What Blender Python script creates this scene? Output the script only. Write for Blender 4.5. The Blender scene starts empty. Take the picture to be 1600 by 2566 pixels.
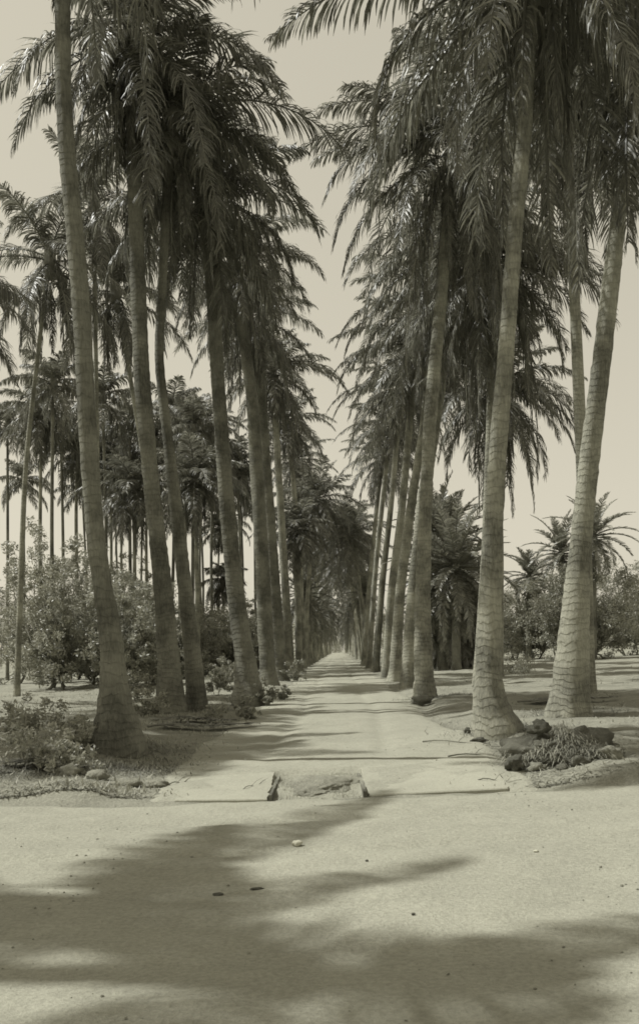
import bpy, math, random
import numpy as np
R = math.radians
S = bpy.context.scene

# ------------------------------------------------------------------ camera
# measured in the photograph (1600 x 2566): level camera, rising front, 2 deg roll
FPX, CX, CY, ROLL, CAMH = 2500.0, 846.0, 1628.0, R(2.0), 1.5
cd = bpy.data.cameras.new('camera'); cam = bpy.data.objects.new('camera', cd)
S.collection.objects.link(cam); S.camera = cam
cd.sensor_fit = 'VERTICAL'; cd.sensor_height = 24.0; cd.lens = FPX / 2566.0 * 24.0
cd.shift_x = -(CX - 800.0) / 2566.0; cd.shift_y = (CY - 1283.0) / 2566.0
cd.clip_start = 0.05; cd.clip_end = 3000
cam.location = (0, 0, CAMH)
from mathutils import Matrix, Vector, noise as mnoise
cam.rotation_euler = (Matrix.Rotation(ROLL, 3, 'Y') @ Matrix.Rotation(R(90), 3, 'X')).to_euler()
S.render.resolution_x = 638; S.render.resolution_y = 1024

# ------------------------------------------------------------------ light
SUN_EL, SUN_AZ = R(57), R(12)          # sun from the left, a little beyond square-on
sdir = Vector((-math.cos(SUN_EL) * math.cos(SUN_AZ), math.cos(SUN_EL) * math.sin(SUN_AZ), math.sin(SUN_EL)))
sl = bpy.data.lights.new('sun', 'SUN'); sl.energy = 4.8; sl.angle = R(0.8); sl.color = (1.0, 0.995, 0.94)
so = bpy.data.objects.new('sun', sl); S.collection.objects.link(so)
so.rotation_euler = sdir.to_track_quat('Z', 'Y').to_euler(); so.location = (-20, 0, 40)
w = bpy.data.worlds.new('World'); S.world = w; w.use_nodes = True
nt = w.node_tree; nt.nodes.clear()
sky = nt.nodes.new('ShaderNodeTexSky'); sky.sky_type = 'NISHITA'; sky.sun_disc = False
sky.sun_elevation = SUN_EL; sky.sun_rotation = math.atan2(sdir.x, sdir.y)
sky.dust_density = 2.0; sky.air_density = 1.0
bw = nt.nodes.new('ShaderNodeRGBToBW')
pw = nt.nodes.new('ShaderNodeMath'); pw.operation = 'POWER'; pw.inputs[1].default_value = 0.35
ml = nt.nodes.new('ShaderNodeVectorMath'); ml.operation = 'SCALE'; ml.inputs[0].default_value = (1.0, 0.935, 0.755)
k = nt.nodes.new('ShaderNodeMath'); k.operation = 'MULTIPLY'; k.inputs[1].default_value = 3.55
bg = nt.nodes.new('ShaderNodeBackground'); bg.inputs[1].default_value = 0.12
wo = nt.nodes.new('ShaderNodeOutputWorld')
nt.links.new(sky.outputs[0], bw.inputs[0]); nt.links.new(bw.outputs[0], pw.inputs[0])
nt.links.new(pw.outputs[0], k.inputs[0]); nt.links.new(k.outputs[0], ml.inputs['Scale'])
nt.links.new(ml.outputs[0], bg.inputs[0]); nt.links.new(bg.outputs[0], wo.inputs[0])
S.view_settings.view_transform = 'Standard'; S.view_settings.look = 'None'
S.view_settings.exposure = 0.0; S.view_settings.gamma = 1.0
S.render.engine = 'CYCLES'
S.cycles.max_bounces = 8; S.cycles.diffuse_bounces = 6; S.cycles.use_denoising = True
S.cycles.filter_width = 1.7

# ------------------------------------------------------------------ pixels -> world
DS = 1600.0 / 1512.0
cr, sr = math.cos(ROLL), math.sin(ROLL)
def P(x, y, d):
    """point at depth d seen at viewer coords (x, y) (1512-wide copy of the photo)"""
    u = (x * DS - CX) / FPX; v = (CY - y * DS) / FPX
    return Vector((d * (u * cr + v * sr), d, CAMH + d * (-u * sr + v * cr)))
def gdepth(x, y, z=0.0):
    u = (x * DS - CX) / FPX; v = (CY - y * DS) / FPX
    return (z - CAMH) / (-u * sr + v * cr)

# ------------------------------------------------------------------ ground height
def sstep(a, b, x):
    t = np.clip((x - a) / (b - a), 0, 1); return t * t * (3 - 2 * t)
def wob(x, y):
    return (np.sin(x * 1.3 + 1.7 * np.sin(y * .7)) * np.sin(y * 1.1 + 1.3 * np.sin(x * .9)) * .5
            + np.sin(x * 3.1 + y * 1.9 + 2 * np.sin(y * 1.3)) * .22 + np.sin(x * 5.3 - y * 6.1 + 2 * np.sin(x * 2.2)) * .12
            + np.sin(x * 11.3 + y * 9.1 + 2 * np.sin(y * 4.3)) * .06)
def ground(x, y, nogap=False):
    x = np.asarray(x, float); y = np.asarray(y, float)
    back = sstep(10.5, 11.1 + 1.4 * (1 - sstep(2.0, 2.7, np.abs(x + .1))), y + .12 * np.sin(x * 2.1))
    side = sstep(2.2, 3.3, np.abs(x + .15) + .18 * np.sin(y * .8)) * back
    z = -0.07 * (1 - back) + side * (0.10 + 0.085 * wob(x, y)) + .012 * wob(x * .7, y * .7)
    z = z - .06 * np.exp(-((x - 2.15 - .2 * np.sin(y * .5)) / .22) ** 2) * sstep(12, 14, y) * (1 - sstep(30, 45, y))
    z = z + .10 * np.exp(-(((x - 2.5) / .9) ** 2 + ((y - 16.3) / 1.1) ** 2)) + .10 * np.exp(-(((x + 3.4) / 1.3) ** 2 + ((y - 15.2) / 1.2) ** 2))
    if nogap: return z
    gap = sstep(-.84, -.80, x) * (1 - sstep(.24, .28, x)) * sstep(10.55, 10.7, y) * (1 - sstep(12.35, 12.6, y))
    z = z * (1 - gap) + gap * (-.10)
    # low earth left lying in the gap
    m = .10 * np.exp(-(((x + .42) / .40) ** 2 + ((y - 11.5) / .55) ** 2)) + .12 * np.exp(-(((x - .05) / .26) ** 2 + ((y - 11.65) / .42) ** 2))
    z = z + gap * (m * .75 + .018 * wob(x * 5, y * 5))
    # foreground swells of trodden sand
    z = z + (1 - back) * (.030 * wob(x * .9, y * 1.3) + .010 * wob(x * 3.3, y * 4.1) + .005 * wob(x * 9, y * 11))
    for yy, ww in ((9.3, .13), (7.85, .12)):
        z = z - (1 - back) * .028 * np.exp(-((y - yy - .12 * np.sin(x * .45) - .03 * np.sin(x * 1.7)) / ww) ** 2)
    inr = back * (1 - sstep(1.9, 2.4, np.abs(x)))
    z = z + inr * (.010 * wob(x * 2.3, y * 1.4) + .005 * wob(x * 8, y * 7))
    for xx in (-1.0, .75): z = z - inr * .03 * sstep(13, 15, y) * np.exp(-((x - xx - .1 * np.sin(y * .33)) / .16) ** 2)
    return z
def gz(x, y): return float(ground(x, y))

# ------------------------------------------------------------------ mesh helpers
def mk_mesh(name, V, Q, smooth=False, mats=None, midx=None):
    V = np.asarray(V, np.float32).reshape(-1, 3); Q = np.asarray(Q, np.int32).reshape(-1, 4)
    m = bpy.data.meshes.new(name)
    m.vertices.add(len(V)); m.vertices.foreach_set('co', V.ravel())
    m.loops.add(Q.size); m.loops.foreach_set('vertex_index', Q.ravel())
    m.polygons.add(len(Q)); m.polygons.foreach_set('loop_start', np.arange(0, Q.size, 4, dtype=np.int32))
    m.polygons.foreach_set('loop_total', np.full(len(Q), 4, np.int32))
    m.polygons.foreach_set('use_smooth', np.full(len(Q), smooth, bool))
    for mt in (mats or []): m.materials.append(mt)
    if midx is not None: m.polygons.foreach_set('material_index', np.asarray(midx, np.int32))
    m.update(); m.validate(clean_customdata=False)
    return m
class MB:
    def __init__(s): s.v = []; s.q = []; s.n = 0
    def add(s, V, Q):
        V = np.asarray(V, float).reshape(-1, 3); Q = np.asarray(Q, int).reshape(-1, 4)
        s.v.append(V); s.q.append(Q + s.n); s.n += len(V)
    def mesh(s, name, mat, smooth=False):
        return mk_mesh(name, np.concatenate(s.v), np.concatenate(s.q), smooth, [mat])
def link(name, mesh, parent=None, loc=(0, 0, 0)):
    o = bpy.data.objects.new(name, mesh); S.collection.objects.link(o); o.location = loc
    if parent is not None: o.parent = parent
    return o
def tag(o, label=None, cat=None, group=None, kind=None):
    if label: o['label'] = label
    if cat: o['category'] = cat
    if group: o['group'] = group
    if kind: o['kind'] = kind
    return o
def empty(name, loc, label, cat, group=None):
    o = bpy.data.objects.new(name, None); S.collection.objects.link(o); o.location = loc
    o.empty_display_size = .3
    return tag(o, label, cat, group)
def tube(mb, pts, rad, ns=8, capped=True, lump=None):
    pts = np.asarray(pts, float); n = len(pts); rad = np.broadcast_to(np.asarray(rad, float), (n,))
    T = np.gradient(pts, axis=0); T /= np.linalg.norm(T, axis=1)[:, None] + 1e-9
    ref = np.array([0, 1, 0.]) if abs(T[0][1]) < .8 else np.array([1., 0, 0])
    A = np.cross(T, ref); A /= np.linalg.norm(A, axis=1)[:, None] + 1e-9
    B = np.cross(A, T)
    th = np.arange(ns) / ns * 2 * math.pi
    rr = rad[:, None] * (np.ones((n, ns)) if lump is None else lump)
    V = pts[:, None, :] + rr[..., None] * (np.cos(th)[None, :, None] * A[:, None, :] + np.sin(th)[None, :, None] * B[:, None, :])
    i = np.arange(n - 1)[:, None] * ns; j = np.arange(ns)[None, :]; j2 = (j + 1) % ns
    Q = np.stack([i + j, i + j2, i + ns + j2, i + ns + j], -1).reshape(-1, 4)
    mb.add(V.reshape(-1, 3), Q)

# ------------------------------------------------------------------ materials (toned like the print)
def newmat(name):
    m = bpy.data.materials.new(name); m.use_nodes = True
    n = m.node_tree; return m, n, n.nodes['Principled BSDF']
def nd(n, t, **kw):
    x = n.nodes.new(t)
    for a, b in kw.items(): setattr(x, a, b)
    return x
def noise(n, scale, detail=6, rough=.6, vec=None):
    x = nd(n, 'ShaderNodeTexNoise'); x.inputs['Scale'].default_value = scale
    x.inputs['Detail'].default_value = detail; x.inputs['Roughness'].default_value = rough
    if vec is not None: n.links.new(vec, x.inputs['Vector'])
    return x.outputs['Fac']
def ramp(n, fac, stops):
    r = nd(n, 'ShaderNodeValToRGB'); e = r.color_ramp.elements
    while len(e) < len(stops): e.new(.5)
    for i, (p, c) in enumerate(stops): e[i].position = p; e[i].color = (*c, 1)
    n.links.new(fac, r.inputs[0]); return r.outputs[0]
def mixc(n, fac, a, b, mode='MIX'):
    x = nd(n, 'ShaderNodeMix', data_type='RGBA', blend_type=mode)
    for s, v in ((0, fac), (6, a), (7, b)):
        if hasattr(v, 'links'): n.links.new(v, x.inputs[s])
        else: x.inputs[s].default_value = v if s == 0 else (*v, 1)
    return x.outputs[2]
def bump(n, bsdf, h, strength, dist):
    b = nd(n, 'ShaderNodeBump'); b.inputs['Strength'].default_value = strength; b.inputs['Distance'].default_value = dist
    n.links.new(h, b.inputs['Height']); n.links.new(b.outputs[0], bsdf.inputs['Normal']); return b
def tone(v, warm=1.0):                     # photographic grey-olive tone of lightness v
    return (v, v * .99, v * .81)
def leafmat(name, v0, v1, rough=.45, trans=.25, scale=1.3):
    m, n, b = newmat(name)
    g = nd(n, 'ShaderNodeNewGeometry'); f = noise(n, scale, 3, .6, g.outputs['Position'])
    f2 = noise(n, 14, 2, .5, g.outputs['Position'])
    c = ramp(n, f, [(.35, tone(v0)), (.65, tone(v1))])
    c = mixc(n, .5, c, ramp(n, f2, [(.3, tone(v0 * .8)), (.7, tone(v1 * 1.15))]))
    c = mixc(n, .5, c, ramp(n, g.outputs['Random Per Island'], [(.0, tone(v0 * .6)), (.7, tone(v1)), (1.0, tone(min(.5, v1 * 2.2)))]))
    n.links.new(c, b.inputs['Base Color']); b.inputs['Roughness'].default_value = rough
    b.inputs['Specular IOR Level'].default_value = .65
    t = nd(n, 'ShaderNodeBsdfTranslucent'); n.links.new(c, t.inputs[0])
    ms = nd(n, 'ShaderNodeMixShader'); ms.inputs[0].default_value = trans
    n.links.new(b.outputs[0], ms.inputs[1]); n.links.new(t.outputs[0], ms.inputs[2])
    n.links.new(ms.outputs[0], n.nodes['Material Output'].inputs[0]); return m
M_FROND = leafmat('palm_frond', .125, .21, trans=.38)
M_DEAD = leafmat('dead_frond', .11, .19, .7, .15)
M_LEAF = leafmat('broad_leaf', .23, .38, .5, .3, .8)
M_DATE = leafmat('date_frond', .15, .26, .38, .3)
M_SHRUB = leafmat('shrub_leaf', .18, .34, .5, .3, 3)
M_DRY = leafmat('dry_grass', .20, .36, .8, .2, 6)
def barkmat(name, lo, hi, ring=7.5, rs=.75):
    m, n, b = newmat(name)
    tc = nd(n, 'ShaderNodeTexCoord'); ob = tc.outputs['Object']
    sep = nd(n, 'ShaderNodeSeparateXYZ'); n.links.new(ob, sep.inputs[0])
    oi = nd(n, 'ShaderNodeObjectInfo'); of = nd(n, 'ShaderNodeVectorMath', operation='ADD'); rs3 = nd(n, 'ShaderNodeVectorMath', operation='SCALE')
    gl_ = nd(n, 'ShaderNodeCombineXYZ'); [n.links.new(oi.outputs['Random'], gl_.inputs[i_]) for i_ in range(3)]
    n.links.new(gl_.outputs[0], rs3.inputs[0]); rs3.inputs['Scale'].default_value = 40
    n.links.new(ob, of.inputs[0]); n.links.new(rs3.outputs[0], of.inputs[1]); ob = of.outputs[0]
    nz = noise(n, .9, 5, .65, ob)
    a = nd(n, 'ShaderNodeMath', operation='MULTIPLY_ADD'); n.links.new(nz, a.inputs[0]); a.inputs[1].default_value = .7; n.links.new(sep.outputs[2], a.inputs[2])
    w_ = nd(n, 'ShaderNodeMath', operation='MULTIPLY'); n.links.new(a.outputs[0], w_.inputs[0]); w_.inputs[1].default_value = ring
    fr = nd(n, 'ShaderNodeMath', operation='FRACT'); n.links.new(w_.outputs[0], fr.inputs[0])
    rg = ramp(n, fr.outputs[0], [(0, (.62,) * 3), (.10, (.7,) * 3), (.25, (1,) * 3), (.9, (.9,) * 3)])
    mp = nd(n, 'ShaderNodeMapping'); mp.inputs['Scale'].default_value = (14, 14, 3.0); n.links.new(ob, mp.inputs[0])
    f1 = noise(n, 2.2, 8, .7, mp.outputs[0])
    f2 = noise(n, 1.1, 5, .6, ob)
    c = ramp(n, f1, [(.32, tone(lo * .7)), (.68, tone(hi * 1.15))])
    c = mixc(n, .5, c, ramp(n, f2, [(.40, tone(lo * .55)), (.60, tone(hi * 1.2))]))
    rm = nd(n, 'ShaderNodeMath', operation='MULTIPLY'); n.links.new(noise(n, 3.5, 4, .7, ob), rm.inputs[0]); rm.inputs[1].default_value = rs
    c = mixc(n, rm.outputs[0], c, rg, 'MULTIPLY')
    n.links.new(c, b.inputs['Base Color']); b.inputs['Roughness'].default_value = .85
    b.inputs['Specular IOR Level'].default_value = .25
    ad = nd(n, 'ShaderNodeMath', operation='MULTIPLY_ADD'); n.links.new(f1, ad.inputs[0]); ad.inputs[1].default_value = .8; n.links.new(rg, ad.inputs[2])
    bump(n, b, ad.outputs[0], .9, .03); return m
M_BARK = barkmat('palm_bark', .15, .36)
M_BARK_SHADED = barkmat('shaded_palm_bark', .10, .22, 7.5, .4)  # darker copy of the palm bark; shade on the trunks is put into its colour
M_WOOD = barkmat('branch_bark', .12, .24, 3)
def rough_mat(name, lo, hi, sc=6, bs=.6, bd=.04, rough=.95, sc2=.5):
    m, n, b = newmat(name); g = nd(n, 'ShaderNodeNewGeometry').outputs['Position']
    f = noise(n, sc, 10, .72, g); f2 = noise(n, sc2, 5, .6, g); f3 = noise(n, sc * 14, 3, .7, g)
    c = ramp(n, f, [(.3, tone(lo)), (.7, tone(hi))])
    c = mixc(n, .5, c, ramp(n, f2, [(.35, tone(lo * 1.05)), (.65, tone(hi))]))
    c = mixc(n, .35, c, ramp(n, f3, [(.35, tone(lo * .8)), (.65, tone(hi * 1.1))]))
    n.links.new(c, b.inputs['Base Color']); b.inputs['Roughness'].default_value = rough
    b.inputs['Specular IOR Level'].default_value = .15
    ad = nd(n, 'ShaderNodeMath', operation='MULTIPLY_ADD'); n.links.new(f3, ad.inputs[0]); ad.inputs[1].default_value = .35; n.links.new(f, ad.inputs[2])
    bump(n, b, ad.outputs[0], bs, bd); return m
M_SAND = rough_mat('road_sand', .23, .36, 2.2, .8, .05)
M_VERGE = rough_mat('verge_earth', .14, .34, 2.6, .8, .08, sc2=.8)
M_CONC = rough_mat('slab_concrete', .25, .37, 3, .5, .02)
M_EARTH = rough_mat('dark_earth', .05, .16, 5, .9, .05)
M_ROCK = rough_mat('stone', .35, .55, 20, .5, .01)
M_ROOT = rough_mat('root_mass', .08, .26, 14, 1.0, .05)

# ------------------------------------------------------------------ setting: ground, roads
def axis(segs):
    out = []
    for a, b, n in segs: out += list(np.linspace(a, b, n, endpoint=False))
    return np.array(out + [segs[-1][1]])
def sheet(name, xs, ys, mat, zf):
    X, Y = np.meshgrid(xs, ys); Z = zf(X, Y); nx, ny = len(xs), len(ys)
    V = np.stack([X, Y, Z], -1).reshape(-1, 3)
    i = np.arange(ny - 1)[:, None] * nx; j = np.arange(nx - 1)[None, :]
    Q = np.stack([i + j, i + j + 1, i + nx + j + 1, i + nx + j], -1).reshape(-1, 4)
    o = link(name, mk_mesh(name, V, Q, True, [mat])); o['kind'] = 'structure'; return o
sheet('ground', axis([(-900, -60, 12), (-60, -14, 40), (-14, -5.5, 70), (-5.5, 5.5, 180), (5.5, 14, 70), (14, 60, 40), (60, 900, 12)]),
      axis([(-60, 2, 12), (2, 18, 260), (18, 34, 130), (34, 80, 130), (80, 200, 60), (200, 1500, 12)]), M_VERGE, ground)
def road_z(X, Y):
    sandy = lambda X, Y: .016 * wob(X * 2.6 + 1, Y * 3.1) * sstep(10.3, 10.6, Y) * (1 - sstep(13.2, 14, Y))
    e = np.abs(X + .1 + .12 * np.sin(Y * .37)) + .16 * wob(X * .4 + 3, Y * .9) + .05 * wob(X * 3, Y * 4)
    return ground(X, Y) + .018 + sandy(X, Y) - .1 * (1 - sstep(10.3, 10.85, Y)) - .16 * sstep(2.0, 2.6, e)
sheet('road', axis([(-3.0, 3.0, 110)]), axis([(10.3, 18, 126), (18, 34, 120), (34, 80, 110), (80, 200, 60), (200, 620, 20)]), M_SAND, road_z)
def sandy(X, Y): return .016 * wob(X * 2.6 + 1, Y * 3.1) * sstep(10.3, 10.6, Y) * (1 - sstep(13.2, 14, Y))
def cross_z(X, Y):
    e = Y + .10 * wob(X * .9, 1.0) + .02 * wob(X * 6, Y * 3)
    return ground(X, Y) + .016 + sandy(X, Y) - .22 * sstep(10.45, 11.0, e + .12 * np.sin(X * 2.1))
sheet('crossing_road', axis([(-60, -14, 30), (-14, -5, 60), (-5, 5, 150), (5, 14, 60), (14, 60, 30)]), axis([(-8, 3, 30), (3, 11.2, 150)]), M_SAND, cross_z)

# ------------------------------------------------------------------ palm building
def frond(mb, rng, az, e0, droop, L, lod=0, o=(0, 0, 0), leaf=.78, hang=.8, rac=None, pw=1.25):
    """one pinnate frond: drooping midrib and two combs of hanging leaflets"""
    ns = 12 if lod == 0 else 7
    t = np.linspace(0, 1, ns + 1)
    el = np.maximum(e0 - droop * t ** pw, -1.54)
    azs = az + .25 * (rng.random() - .5) * t
    d = np.stack([np.cos(el) * np.cos(azs), np.cos(el) * np.sin(azs), np.sin(el)], -1)
    p = np.vstack([[0, 0, 0], np.cumsum((d[1:] + d[:-1]) / 2 * (L / ns), 0)]) + np.asarray(o)
    r = (.035 if lod == 0 else .045) * (1 - .85 * t) + .004
    tube(rac if rac is not None else mb, p, r, 4)
    n = {0: 96, 1: 64, 2: 22}[lod]; wd = {0: .042, 1: .062, 2: .16}[lod]; m = {0: 4, 1: 3, 2: 2}[lod]; leaf = leaf * 1.2
    tt = np.linspace(.10, .995, n); tt = np.concatenate([tt, tt]); sg = np.repeat([-1., 1.], n)
    tt = np.clip(tt + (rng.random(2 * n) - .5) * .02, .08, 1)
    c = np.stack([np.interp(tt, t, p[:, i]) for i in range(3)], -1)
    T = np.stack([np.interp(tt, t, d[:, i]) for i in range(3)], -1); T /= np.linalg.norm(T, axis=1)[:, None]
    side = np.cross(T, [0, 0, 1.]); ln = np.linalg.norm(side, axis=1)[:, None]
    side = np.where(ln > .05, side / (ln + 1e-9), np.array([[-math.sin(az), math.cos(az), 0]])) 
    up = np.cross(side, T)
    ph = rng.random() * 6
    clump = .35 * np.sin(tt * 34 + ph + sg) + .2 * np.sin(tt * 71 + ph * 2)
    sw = .42 + .5 * tt + clump * .5 + (rng.random(2 * n) - .5) * .3
    D = side * (sg * np.cos(sw))[:, None] + T * np.sin(sw)[:, None] + up * (.28 + .2 * (rng.random(2 * n) - .5))[:, None]
    D /= np.linalg.norm(D, axis=1)[:, None]
    ll = leaf * (np.sin(np.clip(tt * 1.02, 0, 1) ** .75 * math.pi * .93 + .12) * .75 + .28) * (.85 + .3 * rng.random(2 * n))
    hg = hang * (.8 + .5 * rng.random(2 * n) + clump * .4)
    q = c.copy(); rows = []; W0 = T * .8 + (rng.random((2 * n, 3)) - .5) * .5
    W0 /= np.linalg.norm(W0, axis=1)[:, None]
    for s in range(m + 1):
        f = s / m; wv = W0 * (wd * .5 * {0: .6, m: .12}.get(s, 1.0))
        rows += [q - wv, q + wv]
        dd = D * (1 - np.clip(hg * (f + .25), 0, 1))[:, None] + np.array([0, 0, -1.]) * (hg * (f + .25))[:, None]
        dd /= np.linalg.norm(dd, axis=1)[:, None]
        q = q + dd * (ll / m)[:, None]
    V = np.stack(rows, 1); k = 2 * (m + 1); base = np.arange(2 * n)[:, None] * k
    Q = np.concatenate([base + np.array([[2 * s, 2 * s + 1, 2 * s + 3, 2 * s + 2]]) for s in range(m)])
    mb.add(V.reshape(-1, 3), Q)

def crown_mesh(seed, n=30, L=4.4, lod=0, custom=(), low=-50, wind=0.0, hang=.8, chang=.6):
    rng = np.random.default_rng(seed); mb = MB(); az = rng.random() * 6; hang0 = hang
    for i in range(n):
        t = (i + .5) / n; az += 2.39996; hang = hang0 * (.45 + .6 * t + .2 * rng.random())
        e = R(82 - (82 - low) * t ** .85 + rng.normal() * 5)
        dr = R(45 + 60 * t + rng.normal() * 9) if e > R(-10) else R(60)
        a2 = az + wind * math.sin(-az + 3.14)
        frond(mb, rng, a2, e, dr, L * (.62 + .38 * min(1, t * 2.5)) * (.9 + .2 * rng.random()), lod, o=(0, 0, -.5 * t), hang=hang)
    for c in custom: frond(mb, rng, R(c[0]), R(c[1]), R(c[2]), c[3], lod, leaf=.92, hang=chang)
    tube(mb, [(0, 0, -1.0), (0, 0, -.4), (0, 0, .2), (0, 0, .9)], [.17, .26, .2, .03], 7)
    return mb.mesh('palm_crown', M_FROND)
def skirt_mesh(seed, n=14, L=3.2, lod=0, r=.25, spread=24):
    rng = np.random.default_rng(seed); mb = MB()
    for i in range(n):
        az = i * 2.39996 + rng.random()
        z0 = -.3 - .9 * rng.random()
        frond(mb, rng, az, R(-40 - 25 * rng.random()), R(45), L * (.6 + .5 * rng.random()), lod,
              o=(r * math.cos(az), r * math.sin(az), z0), leaf=.5, hang=1.3, pw=.45)
    return mb.mesh('dead_fronds', M_DEAD)

def trunk_mesh(seed, path, widths, near=True, mat=None, flare=1.35, root=True):
    """path: local points base->top; widths: diameters"""
    rng = np.random.default_rng(seed)
    P_ = np.asarray(path, float); w_ = np.asarray(widths, float)
    s = np.concatenate([[0], np.cumsum(np.linalg.norm(np.diff(P_, axis=0), axis=1))]); tot = s[-1]
    n = int(tot / (.10 if near else .45)) + 4; u = np.linspace(0, tot, n)
    # smooth interpolation (Catmull-like via cubic of the knots)
    c = np.stack([np.interp(u, s, P_[:, i]) for i in range(3)], -1)
    kk = max(3, int(n / (len(P_) * 1.6))) | 1; pad = kk // 2
    cp = np.vstack([np.repeat(c[:1], pad, 0) * 2 - c[pad:0:-1], c, c[-1:] * 2 - c[-2:-pad - 2:-1]])
    c = np.stack([np.convolve(cp[:, i], np.ones(kk) / kk, 'valid') for i in range(3)], -1)
    r = np.interp(u, s, w_) / 2
    r = r * (1 + (flare - 1) * np.exp(-u / .35))
    ns = 18 if near else 8
    th = np.arange(ns) / ns * 2 * math.pi
    if near:
        ringp = (u * 7.5 + .4 * np.sin(u * 1.7)) % 1
        r = r * (1 + .014 * (ringp < .3) + .010 * rng.normal(size=n))
        lump = 1 + .03 * np.sin(th[None] * 3 + u[:, None] * .8) + .12 * np.exp(-u / .25)[:, None] * np.sin(th[None] * 5 + seed) + .03 * rng.normal(size=(n, ns)) + .035 * np.sin(th[None] * 2 + 2 * np.sin(u[:, None] * .9 + seed))
    else: lump = None
    mb = MB(); c[0, 2] -= .15; tube(mb, c, r, ns, lump=lump)
    return mb.mesh('palm_trunk', mat or M_BARK, True)
def rootlets(seed, r, mat, h=.35):
    rng = np.random.default_rng(seed); mb = MB()
    for i in range(110):
        a = rng.random() * 6.283; r0 = r * .9; r1 = r * (1.02 + .25 * rng.random())
        z = .16 * rng.random()
        p = [(r0 * math.cos(a), r0 * math.sin(a), z), ((r0 + r1) / 2 * math.cos(a + .1), (r0 + r1) / 2 * math.sin(a + .1), z * .55), (r1 * math.cos(a + .15), r1 * math.sin(a + .15), -.06)]
        tube(mb, p, [.012, .012, .006], 5)
    return mb.mesh('roots', mat, True)

CROWN_CACHE = {}
def palm(name, label, group, track, widths, top, depth=None, seed=0, n=30, L=4.4, lod=0, custom=(), skirt=0,
         skirtL=3.2, low=-50, near=True, mat=None, flare=1.35, dtop=None, cat='palm tree', share=None, hang=.8, roots=False):
    """track: viewer-pixel points from the foot up; top: pixel of the crown heart"""
    d = depth or gdepth(track[0][0], track[0][1], .05)
    pts = [P(x, y, d) for x, y in track] + [P(top[0], top[1], d)]
    pts[0].z = gz(pts[0].x, d)
    b = pts[0].copy()
    t = empty(name, b, label, cat, group)
    loc = [p - b for p in pts]
    if dtop:
        for i, p in enumerate(loc): p.y += dtop * (i / (len(loc) - 1)) ** 1.5
    ws = [w_ * DS / FPX * d for w_ in widths]
    link('trunk', trunk_mesh(seed, loc, ws, near, mat, flare), t)
    ck = share if share is not None else None
    if ck is not None and ck in CROWN_CACHE: cm = CROWN_CACHE[ck]
    else:
        cm = crown_mesh(seed, n, L, lod, custom, low, hang=hang)
        if ck is not None: CROWN_CACHE[ck] = cm
    c = link('crown', cm, t, loc[-1])
    if ck is not None: c.rotation_euler.z = seed * 1.7
    if skirt:
        key = ('s', share, skirt) if share is not None else None
        if key in CROWN_CACHE: sm = CROWN_CACHE[key]
        else:
            sm = skirt_mesh(seed + 50, skirt, skirtL, lod)
            if key: CROWN_CACHE[key] = sm
        link('dead_fronds', sm, t, loc[-1])
    if roots: link('roots', rootlets(seed, ws[0] / 2 * flare, mat or M_BARK), t)
    return t

AVL, AVR = 'palms lining the left side of the avenue', 'palms lining the right side of the avenue'
# ---- left row
palm('palm_tree', 'thick dark palm trunk nearest the camera on the left, swollen where it meets the ground', AVL,
     [(278, 1796), (279, 1730), (271, 1668), (270, 1584), (261, 1484), (243, 1384), (228, 1284), (219, 1177), (206, 990), (196, 780), (182, 600), (158, 350), (150, 190)], [128, 108, 78, 57, 51, 46, 44, 43, 43, 42, 40, 38, 38, 34], (146, -700), seed=1, n=30, L=4.3, flare=1.05, mat=M_BARK_SHADED, skirt=8)
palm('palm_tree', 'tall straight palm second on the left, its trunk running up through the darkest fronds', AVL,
     [(405, 1692), (402, 1600), (388, 1400), (358, 1150), (336, 900), (325, 600), (316, 350)], [72, 56, 45, 37, 38, 36, 34, 32], (312, 60), seed=2, n=27, L=4.4, skirt=8, skirtL=3.0, flare=1.15, mat=M_BARK_SHADED)
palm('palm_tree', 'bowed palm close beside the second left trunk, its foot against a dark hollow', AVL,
     [(466, 1686), (462, 1600), (445, 1450), (420, 1230), (395, 1020), (375, 850)], [50, 44, 37, 29, 24, 22, 20], (405, 270), seed=3, n=25, L=3.9, mat=M_BARK_SHADED,
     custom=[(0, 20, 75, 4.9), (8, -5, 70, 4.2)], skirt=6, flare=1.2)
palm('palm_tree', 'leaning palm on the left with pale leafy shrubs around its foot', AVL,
     [(589, 1668), (586, 1610), (578, 1540), (560, 1420), (550, 1330), (535, 1180), (519, 950), (508, 750)], [92, 60, 48, 41, 37, 36, 34, 30, 26], (480, 450), seed=4, n=27, L=4.0, mat=M_BARK_SHADED,
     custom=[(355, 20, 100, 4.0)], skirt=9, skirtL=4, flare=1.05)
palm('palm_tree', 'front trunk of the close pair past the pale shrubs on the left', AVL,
     [(636, 1622), (624, 1400), (610, 1150), (598, 950)], [38, 34, 32, 28, 22], (548, 610), seed=5, n=28, L=4.0, custom=[(0, 60, 90, 4.2), (5, 30, 90, 4.6), (10, 5, 85, 4.4)], skirt=14, skirtL=3.8, mat=M_BARK_SHADED)
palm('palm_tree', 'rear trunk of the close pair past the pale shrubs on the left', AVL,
     [(664, 1612), (650, 1400), (632, 1150), (622, 980)], [34, 30, 26, 24, 20], (590, 740), seed=6, n=28, L=4.2, skirt=14, skirtL=3.8, mat=M_BARK_SHADED)
palm('palm_tree', 'palm behind the left pair whose fronds reach furthest over the road', AVL,
     [(688, 1598), (676, 1400), (664, 1200)], [22, 19, 17, 14], (645, 870), seed=7, n=30, L=4.4, near=False, custom=[(0, 15, 80, 5.4), (10, 25, 95, 5.4)], skirt=14, skirtL=3.8, lod=1)
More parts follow.
